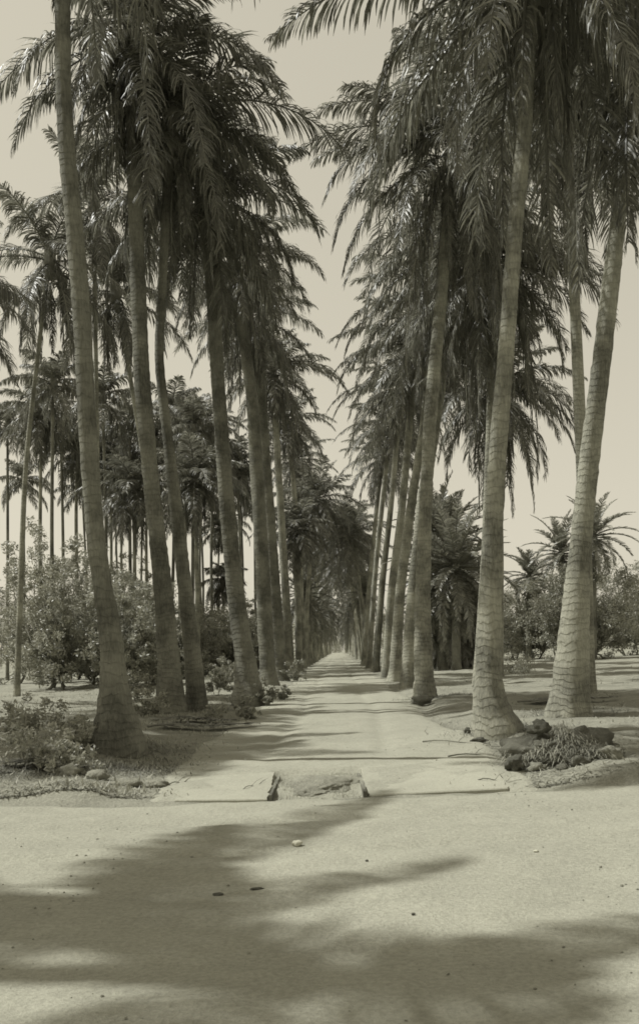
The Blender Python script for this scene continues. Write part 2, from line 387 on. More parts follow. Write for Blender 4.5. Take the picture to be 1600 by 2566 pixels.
palm('palm_tree', 'short palm on the left with one sunlit frond arching over', AVL,
     [(708, 1588), (704, 1400)], [17, 16, 14], (700, 1245), seed=8, n=26, L=3.6, near=False, lod=1, skirt=10, skirtL=2.6)
palm('palm_tree', 'slim left-hand palm just past the short arching one', AVL,
     [(718, 1582), (708, 1300)], [15, 13, 11], (680, 990), seed=9, n=34, L=4.8, near=False, lod=1, skirt=10)
palm('palm_tree', 'thin palm ninth or so back on the left, crown just above the lowest sky gap', AVL,
     [(728, 1576), (722, 1400)], [12, 11, 9], (700, 1085), seed=10, n=34, L=4.8, near=False, lod=1, skirt=10)
# ---- right row
palm('palm_tree', 'tall ringed palm nearest on the right, sunlit down its left edge above charred roots', AVR,
     [(1176, 1742), (1167, 1700), (1158, 1650), (1156, 1600), (1157, 1540), (1159, 1446), (1163, 1353), (1167, 1270), (1176, 1084), (1189, 927), (1205, 720), (1222, 500), (1242, 300)], [122, 102, 80, 65, 59, 54, 49, 43, 41, 40, 39, 37, 34, 28], (1262, -120), seed=11, n=32, L=4.2, flare=1.05, skirt=6)
palm('palm_tree', 'palm with a pale ledge of roots at its foot, second on the right', AVR,
     [(1006, 1652), (1003, 1600), (1000, 1430), (1004, 1250), (1016, 1000), (1035, 800), (1052, 600)], [58, 44, 36, 32, 30, 29, 28, 27], (1075, 330), seed=12, n=28, L=4.7,
     custom=[(180, 22, 62, 4.9), (184, -8, 72, 4.9), (188, 12, 85, 4.6), (176, 45, 60, 4.2), (0, 0, 75, 4.2), (350, 30, 80, 4.4)], skirt=20, skirtL=5.5, flare=1.1)
palm('palm_tree', 'shaded palm right behind the one with the pale root ledge', AVR,
     [(966, 1628), (978, 1400), (998, 1200), (1030, 1000), (1052, 850)], [34, 30, 28, 26, 24, 20], (1080, 560), seed=13, n=28, L=4.8, custom=[(185, -5, 80, 4.8), (180, 20, 90, 4.8)], skirt=26, skirtL=5.5)
palm('palm_tree', 'third leaning trunk of the tight right-hand rank, thinly rimmed with sun', AVR,
     [(934, 1612), (946, 1400), (972, 1200), (1004, 1000)], [28, 24, 21, 19, 16], (1030, 690), seed=14, n=28, L=5.0, custom=[(180, 0, 75, 5.2), (186, -15, 70, 5.0)], skirt=18, skirtL=5)
palm('palm_tree', 'fourth leaning trunk of the tight right-hand rank', AVR,
     [(913, 1603), (926, 1400), (952, 1200)], [22, 20, 18, 15], (985, 810), seed=15, n=34, L=4.8, near=False, lod=1, skirt=14, custom=[(180, 10, 90, 5.2)], skirtL=4.5)
palm('palm_tree', 'fifth leaning trunk of the tight right-hand rank', AVR,
     [(888, 1590), (904, 1380), (925, 1200)], [18, 15, 13, 12], (950, 910), seed=16, n=34, L=5.0, near=False, lod=1, skirt=12, custom=[(180, 12, 85, 5.4)])
palm('palm_tree', 'sixth leaning trunk of the tight right-hand rank', AVR,
     [(872, 1581), (888, 1350)], [14, 12, 10], (925, 1000), seed=17, n=34, L=4.9, near=False, lod=1, skirt=12)
palm('palm_tree', 'seventh leaning trunk of the tight right-hand rank', AVR,
     [(860, 1575), (876, 1350)], [12, 10, 9], (905, 1080), seed=18, n=34, L=4.8, near=False, lod=1, skirt=10)
# ---- palms beside the right row
GR = 'palms standing in the right-hand grove'
palm('palm_tree', 'ringed palm bulging at its foot, furthest right beside the dry stump', GR,
     [(1345, 1702), (1352, 1620), (1358, 1500), (1372, 1300), (1392, 1100), (1430, 800), (1465, 500)], [104, 84, 72, 52, 46, 42, 38, 34], (1500, 60), seed=21, n=28, L=4.4, flare=1.05, skirt=6)
palm('palm_tree', 'palm behind the furthest right one, long dead fronds hanging at its top', GR,
     [(1392, 1640), (1385, 1300), (1368, 900), (1350, 500)], [34, 30, 28, 24, 22], (1338, 80), depth=26, seed=24, n=26, L=4.6, near=False, skirt=22, skirtL=5.5,
     custom=[(200, -20, 60, 4.6), (180, -35, 50, 4.6)])
palm('palm_tree', 'palm hidden behind the nearest right trunk, crown of drooping fronds over open sky', GR,
     [(1180, 1615), (1182, 1300)], [22, 20, 16], (1172, 900), depth=42, seed=22, n=34, L=4.2, lod=0, skirt=14, skirtL=5, near=False, custom=[(0, 0, 80, 4.6), (350, -20, 60, 4.8)])
palm('palm_tree', 'palm at mid height behind the nearest right trunk with one long frond sweeping right', GR,
     [(1130, 1640), (1150, 1300), (1160, 1000)], [24, 22, 20, 16], (1165, 610), depth=33, seed=23, n=34, L=4.0, skirt=20, skirtL=5, custom=[(2, 5, 75, 5.0), (355, -15, 60, 4.2), (10, 30, 90, 4.6)], near=False)
# hanging dead frond behind the near trunk
# ---- left grove
GL = 'slender palms standing in the left-hand grove'
gl = [((275, 1640), (232, 1200), 12, (222, 470), 40, 'palm with wispy pale fronds in the gap between the two nearest left trunks'),
      ((392, 1630), (352, 1150), 12, (272, 680), 42, 'palm with stiff hanging fronds left of the second trunk, below the wispy one'),
      ((40, 1650), (60, 1100), 12, (118, 600), 38, 'palm at the far left edge with a ragged drooping crown'),
      ((186, 1560), (180, 1200), 8, (186, 1055), 72, 'slender palm just left of the nearest trunk, dense low crown'),
      ((262, 1570), (264, 1300), 7, (262, 1060), 75, 'slender palm seen right of the nearest trunk under a bright frondy crown'),
      ((298, 1575), (286, 1300), 6, (300, 1110), 82, 'thin palm in the middle of the gap right of the nearest trunk'),
      ((318, 1580), (319, 1350), 9, (318, 1150), 62, 'slender palm with a crown low against the second left trunk'),
      ((352, 1570), (346, 1300), 7, (350, 1040), 74, 'slender palm peeping past the left edge of the second trunk'),
      ((442, 1570), (440, 1300), 6, (436, 1050), 84, 'thin palm framed between the bowed trunk and the leaning one'),
      ((470, 1585), (465, 1300), 10, (462, 1125), 58, 'palm with a ragged low crown right of the bowed trunk'),
      ((482, 1575), (472, 1350), 6, (480, 1000), 70, 'thin palm standing close beside the ragged low-crowned one'),
      ((516, 1570), (515, 1400), 5, (520, 1245), 95, 'small palm with a spiky round crown left of the leaning trunk'),
      ((532, 1570), (530, 1460), 6, (528, 1365), 80, 'low palm with a bushy column of dead leaves left of the leaning trunk'),
      ((575, 1580), (573, 1400), 6, (560, 1090), 80, 'thin palm showing just right of the leaning trunk'),
      ((98, 1600), (95, 1300), 9, (98, 960), 66, 'slender palm beyond the far left edge of the grove')]
for i, (b, m_, w_, tp, d, lb) in enumerate(gl):
    g = P(b[0], b[1], d); yb = b[1]
    u = (CAMH - .1) / d; yb = (CY + (u * FPX) + (CX - b[0] * DS) * math.tan(ROLL)) / DS
    big = d < 50
    palm('palm_tree', lb, GL, [(b[0], yb), m_], [w_ * 1.3, w_, w_ * .8], tp, depth=d, seed=30 + i, n=(15 if big else 30) if tp[1] < 1200 else 22, L=4.2 if big else (3.8 if tp[1] < 1200 else 2.3),
         lod=0 if big else 1, near=False, skirt=10, skirtL=3.2 if tp[1] < 1200 else 1.8, share=None if big else ('gl%d' % (i % 3 + (3 if tp[1] >= 1200 else 0))))
bk = [(150, 70, 1020, 'first'), (205, 92, 1150, 'second'), (250, 64, 930, 'third'), (275, 98, 1190, 'fourth'), (308, 68, 990, 'fifth'), (334, 100, 1120, 'sixth'),
      (362, 88, 1180, 'seventh'), (410, 72, 960, 'eighth'), (428, 102, 1210, 'ninth'), (455, 66, 1010, 'tenth'), (478, 96, 1160, 'eleventh'), (500, 78, 1060, 'twelfth'),
      (548, 104, 1230, 'thirteenth'), (572, 90, 1150, 'fourteenth'), (605, 98, 1180, 'fifteenth'), (20, 74, 1000, 'sixteenth'), (55, 88, 1130, 'seventeenth'), (120, 58, 900, 'eighteenth')]
rr_ = random.Random(3)
for i, (x, d, ty, od) in enumerate(bk):
    yb = (CY + (CAMH / d) * FPX + (CX - x * DS) * math.tan(ROLL)) / DS
    palm('palm_tree', '%s of the slender back palms, counted rightwards from the left edge' % od if i < 15 else '%s slender back palm, out past the left edge' % ['nearest', 'middle', 'outermost'][i - 15], GL,
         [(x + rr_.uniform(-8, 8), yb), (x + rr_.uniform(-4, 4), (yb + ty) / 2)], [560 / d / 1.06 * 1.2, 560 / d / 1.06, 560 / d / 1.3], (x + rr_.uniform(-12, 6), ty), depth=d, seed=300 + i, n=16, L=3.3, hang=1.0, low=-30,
         lod=1, near=False, skirt=0, share='bk%d' % (i % 3), mat=M_BARK_SHADED)
# ---- palms outside the frame that throw the foreground shadows and shade the left trunks
off = [((-11.2, 8.1), (-10.1, 13.2), [(60, 12, 40, 5.2), (66, 8, 50, 3.2)], 'palm out on the left whose fronds shade the foreground sand'),
       ((-12.4, 6.5), (-11.0, 12.8), [(27, 8, 35, 5.0), (44, 8, 42, 2.8)], 'palm out on the left nearest the camera'),
       ((-10.0, 6.4), (-8.0, 12.4), [(12, 5, 30, 2.8)], 'palm out on the left leaning toward the crossing road'),
       ((-13.6, 17.2), (-13.1, 14.5), [], 'palm out on the left level with the nearest trunk'),
       ((-12.2, 21.5), (-12.4, 13.0), [], 'palm out on the left behind the nearest trunk'),
       ((-13.6, 26.5), (-13.9, 16.2), [], 'taller palm out on the left among the bushes'),
       ((-13.0, 33.0), (-13.2, 14.0), [], 'palm out on the left among the bushes'),
       ((-9.6, 16.2), (-9.9, 11.6), [(40, 20, 60, 3.0), (100, 30, 60, 3.0)], 'slim young palm out on the left, first of a line toward the bushes'),
       ((-10.2, 19.0), (-10.3, 12.6), [(10, 20, 60, 3.0), (200, 30, 60, 3.0)], 'slim young palm out on the left, second of a line toward the bushes'),
       ((-10.6, 24.0), (-10.8, 12.0), [(330, 20, 60, 3.0), (80, 30, 60, 3.0)], 'slim young palm out on the left, third of a line toward the bushes'),
       ((-11.8, 29.0), (-11.9, 12.8), [(20, 20, 60, 3.0), (120, 30, 60, 3.0)], 'slim young palm out on the left, last of a line toward the bushes'),
       ((8.4, 9.0), (9.2, 13.5), [], 'palm out on the right beside the crossing road')]
for i, (b, tp, cu, lb) in enumerate(off):
    z0 = gz(*b); t = empty('palm_tree', (b[0], b[1], z0), lb, 'palm tree', 'palms around the crossing road')
    loc = [Vector((0, 0, 0)), Vector(((tp[0] - b[0]) * .4, 0, tp[1] * .5)), Vector((tp[0] - b[0], 0, tp[1]))]
    link('trunk', trunk_mesh(60 + i, loc, [.5, .36, .26], False), t)
    link('crown', crown_mesh(60 + i, 4 if cu else 32, 1.4 if cu else 4.2, 0, cu, chang=1.6 if cu else .6), t, loc[-1])
# ---- far avenue, both sides
random.seed(5)
d = 88; k_ = 0
ordn = ['eighth', 'ninth', 'tenth', 'eleventh', 'twelfth', 'thirteenth', 'fourteenth', 'fifteenth', 'sixteenth', 'seventeenth', 'eighteenth', 'nineteenth', 'twentieth', 'twenty-first', 'twenty-second', 'twenty-third', 'twenty-fourth', 'twenty-fifth', 'twenty-sixth', 'twenty-seventh', 'twenty-eighth', 'twenty-ninth', 'thirtieth', 'last but one', 'last']
while d < 420:
    for sx in (-1, 1):
        x0 = sx * (2.9 + .3 * random.random()); y0 = d + random.uniform(-2, 2) + (4 if sx > 0 else 0)
        h = random.uniform(11.0, 17.5) if d < 200 else random.uniform(8, 13)
        if k_ % 3 == 1: h *= .6
        lean = sx * random.uniform(-.5, .9)
        if k_ < 5: lean = -sx * random.uniform(.8, 2.0); h = random.uniform(12.0, 15.5)
        elif k_ < 10: lean = -sx * random.uniform(0, 1.2)
        z0 = gz(x0, y0)
        side = 'left' if sx < 0 else 'right'
        t = empty('palm_tree', (x0, y0, z0), '%s palm back along the %s side of the avenue' % (ordn[min(k_, len(ordn) - 1)], side), 'palm tree', AVL if sx < 0 else AVR)
        link('trunk', trunk_mesh(k_, [Vector((0, 0, 0)), Vector((lean * .4, 0, h * .5)), Vector((lean, 0, h))], [.55, .36, .26], False), t)
        key = ('far', (k_ * 2 + (sx > 0)) % 6)
        if key not in CROWN_CACHE: CROWN_CACHE[key] = crown_mesh(80 + key[1], 30, 5.0, 1, low=-50)
        c = link('crown', CROWN_CACHE[key], t, (lean, 0, h)); c.rotation_euler = (random.uniform(-.2, .2), random.uniform(-.2, .2), random.uniform(0, 6.28)); sc_ = random.uniform(.75, 1.12); c.scale = (sc_, sc_, sc_ * random.uniform(.9, 1.25))
    k_ += 1; d += 8.5 if d < 150 else (14 if d < 240 else 26)

# ------------------------------------------------------------------ date palms and thickets
def date_palm(label, x, ybase_d, top_xy, L, n, seed, group='bushy date palms in the groves', low=-70, lod=1, trunkw=.5):
    d = ybase_d; tp = P(top_xy[0], top_xy[1], d); b = P(x, 1600, d); b.z = gz(b.x, d)
    t = empty('date_palm', b, label, 'date palm', group)
    link('trunk', trunk_mesh(seed, [Vector((0, 0, 0)), (tp - b) * .5, tp - b], [trunkw, trunkw * .9, trunkw * .8], False, M_BARK_SHADED), t)
    rng = np.random.default_rng(seed); mb = MB(); az = rng.random() * 6
    for i in range(n):
        tt = (i + .5) / n; az += 2.39996
        frond(mb, rng, az, R(84 - (84 - low) * tt + rng.normal() * 5), R(35 + 45 * tt + rng.normal() * 8), L * (.8 + .3 * rng.random()), lod, o=(0, 0, -.6 * tt), leaf=.45, hang=.25, pw=1.5)
    link('crown', mb.mesh('date_crown', M_DATE), t, tp - b)
    return t
date_palm('tall date palm with feathery upright fronds behind the second right-hand palm', 1075, 62, (1068, 1280), 3.4, 56, 101)
date_palm('dense date palm filling the thicket beside the nearest right trunk', 1105, 66, (1100, 1370), 3.4, 56, 102)
date_palm('low date palm with fronds hanging to the ground at the thicket front', 1050, 58, (1045, 1400), 3.6, 60, 103, low=-80)
date_palm('dark date palm at the foot of the thicket, left end', 1028, 64, (1022, 1330), 3.4, 56, 104, low=-80)
date_palm('broad date palm with bright arching fronds in the middle of the thicket', 1080, 56, (1078, 1330), 4.0, 50, 121, low=-60)
date_palm('date palm leaning out of the thicket toward the second right palm', 1045, 60, (1040, 1250), 3.4, 44, 122, low=-60)
date_palm('bushy date palm crowding the left trunks halfway down the avenue', 714, 92, (716, 1400), 3.6, 46, 131, low=-70)
date_palm('bushy date palm behind the one halfway down the left side', 733, 112, (736, 1440), 3.8, 46, 132, low=-72)
date_palm('low bright date palm deep on the left side, nearest the vanishing point', 757, 170, (757, 1465), 4.4, 44, 133, low=-70)
date_palm('date palm crowding the right trunks deep in the avenue', 862, 112, (860, 1400), 3.6, 46, 134, low=-70)
date_palm('squat date palm low in the thicket, dark under its neighbours', 1085, 60, (1085, 1470), 2.8, 56, 105, low=-80)
date_palm('squat date palm low in the thicket, against the nearest right trunk', 1120, 64, (1122, 1480), 2.6, 50, 106, low=-80)
date_palm('squat date palm at the left foot of the thicket', 1040, 62, (1040, 1490), 2.6, 50, 107, low=-80)
date_palm('date palm with a starry crown above the pale bushes on the right', 1252, 84, (1252, 1358), 2.7, 30, 108, low=-45)
date_palm('date palm rising over the bushes at the right edge', 1330, 80, (1328, 1300), 3.6, 34, 109, low=-50)
date_palm('taller date palm beyond the right edge of the bushes', 1405, 74, (1405, 1260), 3.8, 36, 110, low=-50)
date_palm('sunlit date palm on the left where the avenue narrows', 750, 150, (748, 1430), 4.2, 50, 111, low=-70)
date_palm('sunlit date palm on the right where the avenue narrows', 846, 140, (842, 1330), 4.4, 50, 112, low=-70)
date_palm('low date palm against the far left trunks of the avenue', 732, 128, (735, 1480), 3.0, 50, 113, low=-70)
date_palm('low date palm closing the far right side of the avenue', 845, 160, (842, 1440), 3.6, 50, 114, low=-75)

# ------------------------------------------------------------------ broadleaf trees and bushes
def leaves(mb, rng, centers, radii, n, size, flat=.8):
    idx = rng.integers(0, len(centers), n)
    C = np.asarray(centers)[idx]; Rr = np.asarray(radii)[idx]
    u = rng.normal(size=(n, 3)); u /= np.linalg.norm(u, axis=1)[:, None]
    p = C + u * (Rr * rng.random(n) ** .45)[:, None] * np.array([1, 1, flat])
    a = rng.normal(size=(n, 3)); a /= np.linalg.norm(a, axis=1)[:, None]
    b = np.cross(a, rng.normal(size=(n, 3))); b /= np.linalg.norm(b, axis=1)[:, None]
    s = size * (.6 + .8 * rng.random(n))[:, None]
    V = np.stack([p - a * s, p - b * s * .38, p + a * s, p + b * s * .38], 1)
    mb.add(V.reshape(-1, 3), np.arange(4 * n).reshape(-1, 4))
def tree(name, label, cat, group, base, h, w_, seed, n=5000, size=.13, stems=1, mat=None, flat=.8, trunk_r=.14, lowf=.25, part='crown', clumps=26, airy=1.0):
    rng = np.random.default_rng(seed); x, y = base; z = gz(x, y)
    t = empty(name, (x, y, z), label, cat, group)
    tb = MB(); tips = []; rad = []
    for s in range(stems):
        a0 = rng.random() * 6.28; r0 = .0 if stems == 1 else w_ * .12
        b0 = np.array([r0 * math.cos(a0), r0 * math.sin(a0), -.1])
        fork = b0 + np.array([rng.normal() * .06 * h, rng.normal() * .06 * h, h * (lowf + .12 * rng.random())])
        mid = (b0 + fork) / 2 + rng.normal(size=3) * .03 * h
        tube(tb, [b0, mid, fork], [trunk_r, trunk_r * .8, trunk_r * .65], 8)
        nb = clumps // stems
        for i in range(nb):
            a = rng.random() * 6.28; rr = w_ * .5 * rng.random() ** .5
            zz = h * (lowf + (1 - lowf) * (rng.random() ** .8) * (1 - .35 * (rr / (w_ * .5)) ** 2))
            tip = np.array([rr * math.cos(a), rr * math.sin(a), zz])
            m1 = fork + (tip - fork) * .5 + rng.normal(size=3) * .05 * h
            tube(tb, [fork, m1, tip], [trunk_r * .4, trunk_r * .22, trunk_r * .06], 5)
            tips.append(tip); rad.append(w_ * rng.uniform(.07, .16) * airy); tips.append(m1); rad.append(w_ * .08)
    link('trunk' if stems == 1 else 'stems', tb.mesh('wood', M_WOOD, True), t)
    mb = MB(); leaves(mb, rng, tips, rad, n, size, flat); link(part, mb.mesh('foliage', mat or M_LEAF), t)
    return t
GB = 'broadleaf trees in the left-hand grove'
def at(px, d): p = P(px, 1600, d); return (p.x, d)
# left grove
for px, d, h, w_, lb in [(150, 50, 9.5, 5.5, 'feathery grey tree at the left edge behind the nearest trunk, forked low'),
                         (232, 58, 8.0, 5.0, 'pale bushy tree right behind the nearest left trunk'),
                         (305, 70, 9.5, 4.6, 'light tree standing in the gap between the two nearest left trunks'),
                         (345, 48, 5.4, 4.2, 'rounded sunlit bush-like tree left of the second trunk'),
                         (70, 60, 9.0, 6.0, 'broad grey tree beyond the left edge of the grove'),
                         (505, 74, 5.6, 5.0, 'pale low tree right of the bowed trunk'),
                         (420, 80, 5.8, 5.0, 'dusty tree behind the foot of the second trunk'),
                         (560, 88, 6.4, 5.4, 'loose-crowned tree behind the leaning trunk'),
                         (615, 96, 7.6, 5.6, 'dark-stemmed tree behind the close pair of left trunks'),
                         (190, 84, 10.5, 7.0, 'tall hazy tree far back on the left'),
                         (285, 46, 5.0, 4.0, 'leafy low tree filling the foot of the gap right of the nearest trunk'),
                         (175, 66, 7.0, 5.0, 'dense grey tree behind the forked one at the left edge'),
                         (330, 96, 9.5, 6.0, 'faint tree far behind the rounded sunlit one'),
                         (120, 46, 6.5, 4.5, 'low-branched grey tree at the very left edge'),
                         (210, 52, 7.6, 4.6, 'airy grey tree hugging the nearest trunk on its left'),
                         (262, 62, 7.4, 4.4, 'airy grey tree just right of the nearest trunk, second in depth'),
                         (360, 60, 6.2, 4.4, 'pale tree seen past the left edge of the second trunk'),
                         (455, 62, 4.8, 4.2, 'scrubby sapling cluster beyond the bowed palm'),
                         (540, 66, 4.6, 4.2, 'scrubby sapling cluster left of the leaning palm'),
                         (600, 72, 5.2, 4.0, 'scrubby sapling cluster right of the leaning palm')]:
    tree('broadleaf_tree', lb, 'tree', GB, at(px, d), h, w_, int(px + d), n=11000, size=.07 + d * .0004, clumps=64, lowf=.06, stems=2, trunk_r=.09, airy=.7)
GBR = 'scrub trees in the right-hand grove'
for px, d, h, w_, lb in [(1215, 92, 7.2, 6.0, 'pale scrub tree just right of the nearest right trunk'),
                         (1275, 86, 7.4, 6.5, 'widest pale scrub tree on the right, under the starry date palm'),
                         (1335, 78, 8.2, 5.5, 'dark scrub tree at the right edge beneath the tallest date palm'),
                         (1420, 76, 8.0, 6.5, 'scrub tree beyond the right edge'),
                         (1490, 88, 9.0, 7.0, 'furthest right scrub tree of the far hedge'),
                         (1160, 105, 7.5, 6.0, 'scrub tree half hidden behind the nearest right trunk'),
                         (1010, 110, 8.5, 6.0, 'scrub tree behind the right rank of trunks')]:
    tree('scrub_tree', lb, 'tree', GBR, at(px, d), h, w_, int(px + d), n=20000, size=.10, stems=3, lowf=.06, clumps=75, trunk_r=.09)
# a far mass of woodland closing both sides
rng = np.random.default_rng(9); mb = MB(); cs = []; rs = []
for i in range(420):
    y = rng.uniform(115, 330); sx = rng.choice([-1, 1]); x = sx * rng.uniform(5.5, 95)
    if i % 12 == 0: x = sx * rng.uniform(0, 8); y = rng.uniform(430, 480)
    cs.append((x, y, rng.uniform(.6, 5.5 + y * .012))); rs.append(rng.uniform(1.6, 3.2))
leaves(mb, rng, cs, rs, 170000, .24)
tag(link('distant_woodland', mb.mesh('woodland', M_LEAF)), 'hazy mass of distant scrub and trees closing off both groves', 'woodland', kind='stuff')

# ------------------------------------------------------------------ shrubs and undergrowth
GS = 'leafy shrubs on the left verge'
def shrub(label, px, py, h, w_, seed, n=700, size=.05, mat=None, group=GS):
    d = gdepth(px, py, .05); p = P(px, py, d)
    tree('shrub', label, 'shrub', group, (p.x, d), h, w_, seed, n=n, size=size, stems=3, mat=mat or M_SHRUB, trunk_r=.012, lowf=.15, part='foliage', clumps=15)
shrub('pale shrub with round leaves right of the leaning palm', 633, 1668, .85, .7, 201)
shrub('low pale shrub in front of the leaning palm', 588, 1700, .55, .7, 202)
shrub('knee-high bush in the gap left of the leaning palm', 520, 1650, 1.25, 1.5, 203, 1600, .06)
shrub('taller leafy bush behind the gap left of the leaning palm', 540, 1632, 1.3, 1.5, 204, 1600, .06)
shrub('small shrub at the left road edge past the round-leafed one', 700, 1612, 1.1, 1.2, 205, 900, .07)
shrub('scrappy shrub beside the road below the round-leafed one', 664, 1655, .5, .6, 206)
shrub('dark low bush between the nearest two left trunks', 340, 1705, .7, 1.1, 207, 1000, .045, M_LEAF)
shrub('straggling bush behind the nearest left trunk', 330, 1665, .9, 1.6, 208, 1200, .05)
shrub('low weeds against the nearest left trunk on its outer side', 190, 1800, .5, .9, 209, 1000, .035, M_LEAF)
shrub('tangled weeds at the left end of the culvert bank', 165, 1840, .45, .8, 210, 1100, .035, M_LEAF)
shrub('small leafy clump at the left edge beside the shaded ground', 160, 1745, .45, .9, 211, 700, .04)
shrub('weeds growing beside the hollow at the bowed palm', 505, 1700, .4, .6, 212, 500, .035, M_LEAF)
shrub('low bush out on the sunny ground right of the nearest right trunk', 1222, 1600, .9, 1.9, 213, 1200, .06, M_LEAF, 'bushes on the right-hand ground')
shrub('bush beyond the left edge of the crossing road', 95, 1835, .6, 1.0, 214, 1100, .035, M_LEAF)
shrub('leafy bush far beyond the left edge', 60, 1760, .9, 1.4, 215, 1400, .045, M_LEAF)

# ------------------------------------------------------------------ culvert slabs across the avenue
def slab(label, pts, z1, z0, seed):
    """prism with slightly uneven edges"""
    rng = np.random.default_rng(seed); ring = []
    for i in range(len(pts)):
        a, b = np.array(pts[i]), np.array(pts[(i + 1) % len(pts)]); n = max(2, int(np.linalg.norm(b - a) / .12))
        for k2 in range(n): ring.append(a + (b - a) * k2 / n + rng.normal(size=2) * .008)
    ring = np.array(ring); n = len(ring); c = ring.mean(0)
    lev = [(1.0, z0), (1.0, z1 - .012), (.990, z1)]
    gg = lambda q: float(ground(q[0], q[1], True))
    V = [(*(c + (r - c) * s), z + gg(c + (r - c) * s)) for s, z in lev for r in ring] + [(c[0], c[1], z1 + gg(c))]
    Q = []
    for l in range(2):
        for i in range(n): Q.append((l * n + i, l * n + (i + 1) % n, (l + 1) * n + (i + 1) % n, (l + 1) * n + i))
    mb = MB(); m = bpy.data.meshes.new('slab')
    F = Q + [(2 * n + i, 2 * n + (i + 1) % n, 3 * n) for i in range(n)]
    m.from_pydata([tuple(map(float, v)) for v in V], [], F); m.materials.append(M_CONC)
    o = link('concrete_slab', m); tag(o, label, 'slab', 'concrete slabs of the culvert crossing'); return o
slab('pale concrete slab left of the earth-filled gap, cracked near its end', [(-1.80, 10.66), (-.80, 10.55), (-.83, 12.35), (-1.9, 12.2)], .024, -.2, 1)
slab('pale concrete slab right of the earth-filled gap', [(.27, 10.55), (1.78, 10.72), (1.95, 13.6), (.22, 12.4)], .024, -.2, 2)
# thin dark strips standing in for the shaded slab faces at the gap's ends
def gap_strip(label, a, b, h, th):
    mb = MB(); a = Vector(a); b = Vector(b); dr = (b - a).normalized(); sd = dr.cross(Vector((0, 0, 1))) * th / 2
    n = 14; V = []
    for i in range(n + 1):
        p = a + (b - a) * i / n; hz = h * (1 + .06 * math.sin(i * 2.1))
        V += [p - sd, p + sd, p + sd + Vector((0, 0, hz)), p - sd + Vector((0, 0, hz))]
    Q = [(i * 4 + j, i * 4 + (j + 1) % 4, i * 4 + 4 + (j + 1) % 4, i * 4 + 4 + j) for i in range(n) for j in range(4)] + [(0, 1, 2, 3), (n * 4, n * 4 + 1, n * 4 + 2, n * 4 + 3)]
    mb.add([tuple(v) for v in V], Q); tag(link('shade_strip', mb.mesh('shade_strip', M_WOOD)), label, 'shade_strip', 'shade strips edging the culvert gap')
gap_strip('dark strip for shade on the slab face, left end of the culvert gap', (-.765, 10.5, -.14), (-.775, 12.3, -.16), .135, .03)
gap_strip('thin dark shade strip along the right end of the culvert gap', (.235, 10.5, -.14), (.195, 12.3, -.16), .14, .035)

# ------------------------------------------------------------------ stones and fallen bits
def blob(name, label, cat, loc, r, seed, mat, group=None, parent=None, sub=3, amp=.25):
    import bmesh
    bm = bmesh.new(); bmesh.ops.create_icosphere(bm, subdivisions=sub, radius=1)
    rng = random.Random(seed); o1, o2 = rng.uniform(0, 9), rng.uniform(0, 9)
    for v in bm.verts:
        c = v.co
        q = Vector((c.x + o1, c.y + o2, c.z))
        f = 1 + amp * 1.5 * (mnoise.noise(q * 1.4) + .5 * mnoise.noise(q * 3.3) + .28 * mnoise.noise(q * 7.5) + .16 * mnoise.noise(q * 17))
        v.co = Vector((c.x * r[0] * f, c.y * r[1] * f, c.z * r[2] * f))
    m = bpy.data.meshes.new(name); bm.to_mesh(m); bm.free(); m.materials.append(mat)
    for p in m.polygons: p.use_smooth = True
    o = link(name, m, parent, loc)
    if parent is None: tag(o, label, cat, group)
    return o
def stone(label, px, py, r, seed, mat=M_ROCK):
    d = gdepth(px, py, -.06); p = P(px, py, d)
    blob('stone', label, 'stone', (p.x, d, gz(p.x, d) + .018 + r[2] * .55), r, seed, mat, 'stones lying on the sand')
stone('pale stone alone on the sand in front of the culvert', 703, 2003, (.042, .035, .026), 1)
stone('small flat dark stone on the near sand, rounder of two', 516, 2114, (.035, .025, .010), 2, M_EARTH)
stone('small dark elongated chip on the near sand', 608, 2108, (.045, .014, .009), 3, M_EARTH)
stone('tiny dark pebble right of the pale stone', 868, 2038, (.012, .012, .008), 4, M_EARTH)
stone('dark pebble at the lower middle of the sand', 978, 2168, (.012, .010, .008), 5, M_EARTH)
stone('small pale stone at the edge of the right slab', 1268, 2018, (.02, .015, .01), 6)

blob('earth_mound', 'low rounded hump of rough earth lying in the gap between the two slabs', 'mound', (-.27, 11.42, -.11), (.49, .60, .17), 65, M_VERGE, sub=6, amp=.11)
# pale rocks edging the left bank
for i, (px, py, r, lb) in enumerate([(232, 1862, (.13, .10, .08), 'rock at the left corner of the culvert bank'),
                                     (300, 1866, (.20, .09, .05), 'long low rock in the shaded culvert bank'),
                                     (372, 1862, (.16, .09, .055), 'dark rock below the twig in the culvert bank'),
                                     (165, 1858, (.16, .12, .09), 'shaded rock at the far left of the culvert bank')]):
    d = gdepth(px, py, -.02); p = P(px, py, d)
    blob('rock', lb, 'rock', (p.x, d, gz(p.x, d) + r[2] * .4), r, 20 + i, M_VERGE, 'rocks edging the culvert bank')

